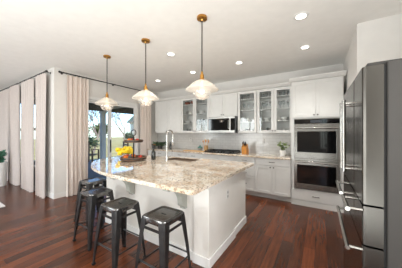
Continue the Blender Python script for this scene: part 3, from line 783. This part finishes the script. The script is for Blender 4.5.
obj('crock', lathe(B(), [(0, 0), (.055, 0), (.062, .02), (.062, .145), (.055, .145), (.054, .015), (0, .014)], (ux, uy, cz), 20), LWOOD, t, True)
for i, (dx, dy, hh) in enumerate(((-.09, -.02, .27), (-.05, .03, .3), (0, -.01, .28), (.05, .02, .3), (.09, -.01, .27))):
    p0 = Vector((ux+dx*.15, uy+dy*.15, cz+.02)); p1 = Vector((ux+dx, uy+dy, cz+hh))
    bm = tube(B(), [p0, p1], [.005, .006], 6); ball(bm, p1, .024, (.9, .4, 1.5), 2)
    obj('wooden_spoon', bm, LWOOD if i % 2 else KWOOD, t, True)
t = thing('teal_bowl', 'teal lidded sugar bowl beside the utensil crock', 'bowl', (-2.92, 4.56, cz))
obj('bowl', lathe(B(), [(0, 0), (.04, 0), (.07, .05), (.072, .08), (.0, .08)], (-2.92, 4.56, cz), 20), GREYC, t, True)
obj('lid', lathe(B(), [(0, 0), (.074, 0), (.06, .03), (.02, .045), (.014, .06), (.022, .075), (0, .085)], (-2.92, 4.56, cz+.0805), 20), TEAL, t, True)
tag(obj('cutting_board', box(B(), -3.32, -2.62, 4.27, 4.44, cz, cz+.018, .005), LWOOD), 'pale wooden board lying on the counter left of the cooktop', 'cutting board')
t = thing('oil_bottle', 'short dark bottle with cap beside the leafy corner plant', 'bottle', (-3.98, 4.5, cz))
obj('bottle_body', lathe(B(), [(0, 0), (.032, 0), (.034, .12), (.014, .16), (.013, .2), (0, .2)], (-3.98, 4.5, cz), 16), BOTT, t, True)
obj('cap', lathe(B(), [(0, 0), (.015, 0), (.015, .025), (0, .026)], (-3.98, 4.5, cz+.2005), 12), BPLAS, t, True)
t = thing('canister', 'low charcoal canister in the counter corner by the curtain', 'canister', (-4.66, 4.45, cz))
obj('jar', lathe(B(), [(0, 0), (.06, 0), (.062, .11), (0, .11)], (-4.66, 4.45, cz), 18), DARKC, t, True)
obj('lid', lathe(B(), [(0, 0), (.064, 0), (.064, .018), (.012, .022), (.012, .04), (0, .04)], (-4.66, 4.45, cz+.1105), 18), KWOOD, t, True)
for x, lb in ((-1.18, 'white outlet on the backsplash between knife block and small plant'), (-3.45, 'white outlet on the backsplash left of the cooktop')):
    t = thing('outlet', lb, 'outlet', (x, 4.837, 1.2))
    obj('cover_plate', box(B(), x-.036, x+.036, 4.833, 4.8379, 1.18, 1.295, .002), PLATE, t)
    obj('socket', box(box(B(), x-.015, x+.015, 4.8315, 4.8331, 1.195, 1.225), x-.015, x+.015, 4.8315, 4.8331, 1.25, 1.28), SLOT, t)

# ------------------------------------------------------------------ dishes behind the cabinet glass
def dish(kind, m):
    if kind == 'tumbler': p = [(0, 0), (.03, 0), (.036, .11), (.033, .11), (.028, .01), (0, .01)]
    elif kind == 'goblet': p = [(0, 0), (.034, 0), (.03, .005), (.006, .012), (.006, .07), (.035, .1), (.04, .15), (.034, .18), (.031, .18), (.036, .15), (0, .1)]
    elif kind == 'bowl': p = [(0, 0), (.04, 0), (.045, .008), (.085, .055), (.095, .085), (.088, .085), (.06, .03), (0, .014)]
    elif kind == 'mug': p = [(0, 0), (.036, 0), (.042, .01), (.042, .09), (.037, .09), (.036, .012), (0, .012)]
    elif kind == 'pitcher': p = [(0, 0), (.05, 0), (.062, .05), (.055, .12), (.04, .16), (.05, .2), (.045, .2), (.036, .16), (0, .05)]
    else: p = [(0, 0), (.05, 0), (.1, .018), (.1, .022), (.05, .008), (0, .008)]
    bm = lathe(B(), p, (0, 0, 0), 18)
    if kind in ('mug', 'pitcher'):
        h = .09 if kind == 'mug' else .2; r0 = .04 if kind == 'mug' else .05
        tube(bm, [(r0, 0, h*.8), (r0+.03, 0, h*.75), (r0+.032, 0, h*.4), (r0+.003, 0, h*.25)], .006, 6)
    bmesh.ops.recalc_face_normals(bm, faces=bm.faces[:])
    me = bpy.data.meshes.new(kind); bm.to_mesh(me); bm.free(); me.materials.append(m)
    for q in me.polygons: q.use_smooth = True
    return me
MESH = {}
DESC = {TUMB.name: 'clear glass', CERAM.name: 'white', TERRA.name: 'red brown', GREYC.name: 'grey', DARKC.name: 'charcoal', TEAL.name: 'teal'}
LEV = {UZ0+.0185: 'bottom shelf', SHELF[0]+.0005: 'second shelf up', SHELF[1]+.0005: 'third shelf up', SHELF[2]+.0005: 'top shelf'}
LV = list(LEV)
DOORS = [(-3.52, -3.14, 'first glass door from left'), (-3.03, -2.65, 'second glass door from left'), (-1.71, -1.34, 'single glass door'), (-1.22, -.945, 'fourth glass door from left'), (-.835, -.56, 'fifth glass door from left')]
def put(di, li, items):
    x0, x1, dn = DOORS[di]; n = len(items)
    for i, (kind, m) in enumerate(items):
        key = (kind, m.name)
        if key not in MESH: MESH[key] = dish(kind, m)
        o = bpy.data.objects.new(kind, MESH[key]); C.objects.link(o)
        r = .1 if kind == 'plate' else .09
        x = (x0+x1)/2 if n == 1 else x0+.05+(x1-x0-.10)*i/(n-1)
        o.location = (x, 4.71-.07*(i % 2), LV[li]); o.rotation_euler = (0, 0, -1.4)
        ps = 'alone' if n == 1 else (('left', 'right') if n == 2 else ('leftmost', 'middle', 'rightmost'))[i]
        tag(o, '%s %s, %s on %s behind %s' % (DESC[m.name], kind, ps, LEV[LV[li]], dn), kind, 'dishes in the glass-front cabinets')
T, Gb, Bw, Mg = ('tumbler', TUMB), ('goblet', TUMB), ('bowl', CERAM), ('mug', CERAM)
put(0, 3, [('bowl', TERRA), ('bowl', TERRA)]); put(0, 2, [('mug', GREYC), ('mug', CERAM), ('pitcher', CERAM)]); put(0, 1, [Bw, Bw]); put(0, 0, [T, T, T])
put(1, 3, [Gb, Gb, Gb]); put(1, 2, [Bw, Bw]); put(1, 1, [T, T, T]); put(1, 0, [('pitcher', CERAM), Bw])
put(2, 3, [('tumbler', GREYC), T, T]); put(2, 2, [Gb, Gb, Gb]); put(2, 1, [Mg, Mg, Bw]); put(2, 0, [Mg, ('bowl', DARKC), ('mug', DARKC)])
put(3, 3, [T, T, T]); put(3, 2, [Gb, Gb, Gb]); put(3, 1, [Bw]); put(3, 0, [T])
put(4, 3, [T, T, T]); put(4, 2, [Gb, ('pitcher', TUMB), Gb] if False else [Gb, Gb, Gb]); put(4, 1, [Mg, Bw] if False else [Bw]); put(4, 0, [Mg])

# ------------------------------------------------------------------ rug at the left edge
tag(obj('rug', prism(B(), [(-5.2, 1.06), (-5.2, -1.3), (-7.9, -1.3), (-7.9, 1.06)], .0005, .018), RUG), 'corner of a white rug on the living room floor at left', 'rug')

# ------------------------------------------------------------------ outdoors
struct('ground', box(B(), -60, -5.05, 1.9, 60, -.6, -.2), LAWN)
struct('patio', box(B(), -10.6, -5.05, 1.9, 8.0, -.2, -.06), DECK)
bm = B(); box(bm, -8.9, -5.03, 1.9, 9.0, 2.72, 2.86)
struct('porch_roof', bm, PORCH)
bm = B(); box(bm, -8.75, -8.55, 1.95, 9.0, 2.45, 2.72); 
struct('trim_3', bm, PORCH)
bm = B()
for y in (3.6, 5.3, 7.0): box(bm, -8.54, -5.04, y-.06, y+.06, 2.58, 2.72)
struct('trim_4', bm, PORCHC)
for y, lb in ((5.02, 'grey porch post seen through the middle of the patio door'), (8.4, 'grey porch post farthest along the patio, near the neighbour house')):
    t = thing('porch_post', lb, 'post', (-8.65, y, -.06), 'posts carrying the porch roof')
    obj('shaft', box(B(), -8.74, -8.56, y-.1, y+.1, -.058, 2.449, .008), POST, t)
    obj('plinth', box(box(B(), -8.78, -8.52, y-.14, y+.14, -.06, .10, .008), -8.77, -8.53, y-.13, y+.13, 2.35, 2.449), POST, t)
# patio chair
def pchair(x, y, rz, label):
    t = thing('patio_chair', label, 'chair', (0, 0, 0), 'patio chairs'); 
    for i in range(5): pass
    obj('seat', box(B(), -.28, .28, -.26, .26, .40, .44, .006), PWOOD, t)
    bm = B()
    for z in (.55, .67, .79, .91): box(bm, -.28, .28, .25, .28, z, z+.07)
    obj('backrest', bm, PWOOD, t)
    for sx in (-1, 1):
        obj('armrest', box(B(), sx*.27, sx*.35, -.26, .28, .62, .65), PWOOD, t)
        obj('leg', box(B(), sx*.28, sx*.34, -.26, -.2, 0, .62), PWOOD, t); obj('leg', box(B(), sx*.28, sx*.34, .22, .28, 0, 1.0), PWOOD, t)
    t.location = (x, y, -.06); t.rotation_euler = (0, 0, rz)
pchair(-9.6, 4.95, 2.2, 'brown wooden patio chair left of the porch post')
pchair(-9.3, 7.0, 2.9, 'brown wooden patio chair right of the porch post')
def tree(x, y, h, spread, nl, lm, label, seed, ls=.3, bare=False, group='trees beyond the patio'):
    rnd = random.Random(seed); t = thing('garden_tree', label, 'tree', (x, y, -.2), group)
    bm = B(); tips = []
    def br(p, d, L, r, lev):
        pts = [p]; q = p; dd = d
        for k in range(3):
            dd = (dd+Vector((rnd.uniform(-.2, .2), rnd.uniform(-.2, .2), rnd.uniform(-.03, .15)))).normalized(); q = q+dd*L/3; pts.append(q)
        tube(bm, pts, [r, r*.85, r*.7, r*.5], 5)
        tips.extend(pts[1:] if lev < 2 else pts[-1:])
        if lev:
            for k in range(4 if bare else 3):
                a = rnd.uniform(0, 2*PI); e = Vector((math.cos(a), math.sin(a), rnd.uniform(.2, .9))).normalized()
                br(pts[rnd.choice((2, 3, 3))], (dd*.5+e*spread).normalized(), L*.66, r*.5, lev-1)
    br(Vector((x, y, -.22)), Vector((0, 0, 1)), h*.38, h*.018, 4 if bare else 3)
    obj('trunk', bm, BARK, t)
    if nl:
        lb = B(); pts = [rnd.choice(tips)+Vector((rnd.gauss(0, .09*h), rnd.gauss(0, .09*h), rnd.gauss(0, .07*h))) for _ in range(nl)]
        pts = [Vector((p.x, p.y, max(p.z, .0))) for p in pts]
        leaves(lb, pts, ls, rnd); obj('foliage', lb, lm, t)
tree(-15.5, 8.2, 5.4, .9, 0, LEAFO, 'bare branching tree left of the porch post', 2, .16, True)
tree(-17.0, 12.0, 5.6, 1.1, 0, LEAFO, 'bare branching tree right of the porch post', 6, .16, True)
tree(-11.6, 9.9, 2.6, 1.0, 40, LEAFO, 'smaller bare tree just behind the porch post', 16, .16, True)
tree(-22, 9.9, 3.4, .9, 1500, LEAFG, 'low grey green bushy tree behind the left bare tree', 4, .32)
tree(-23, 13.0, 3.0, .9, 1500, LEAFO, 'low olive bushy tree behind the right bare tree', 5, .3)
tree(-20.0, 15.2, 1.9, .9, 900, LEAFG, 'grey green bushy tree in front of the neighbour house', 9, .26)
tree(-13.2, 6.9, 1.5, .9, 800, LEAFD, 'low dark green shrub at the lawn edge', 12, .16, group='shrubs')
# neighbour house
t = thing('house', 'cream neighbour house with grey green roof beyond the trees', 'house', (-23, 22.4, -.2))
hx0, hx1, hy0, hy1 = -26, -20.5, 19.6, 25.2
obj('walls', box(B(), hx0, hx1, hy0, hy1, -.2, 3.0), SIDING, t)
bm = B(); loft(bm, [[Vector((hx0-.4, y, 3.0)), Vector((hx1+.4, y, 3.0)), Vector((hx1+.4, y, 3.12)), Vector(((hx0+hx1)/2, y, 4.9)), Vector((hx0-.4, y, 3.12))] for y in (hy0-.4, hy1+.4)])
obj('roof', bm, ROOFG, t)
for y in (20.6, 22.4, 24.2):
    f = obj('window', box(B(), hx1-.01, hx1+.05, y-.45, y+.45, 1.1, 2.3), TRIM, t); obj('pane', box(B(), hx1+.05, hx1+.07, y-.37, y+.37, 1.18, 2.22), BGLASS, f)
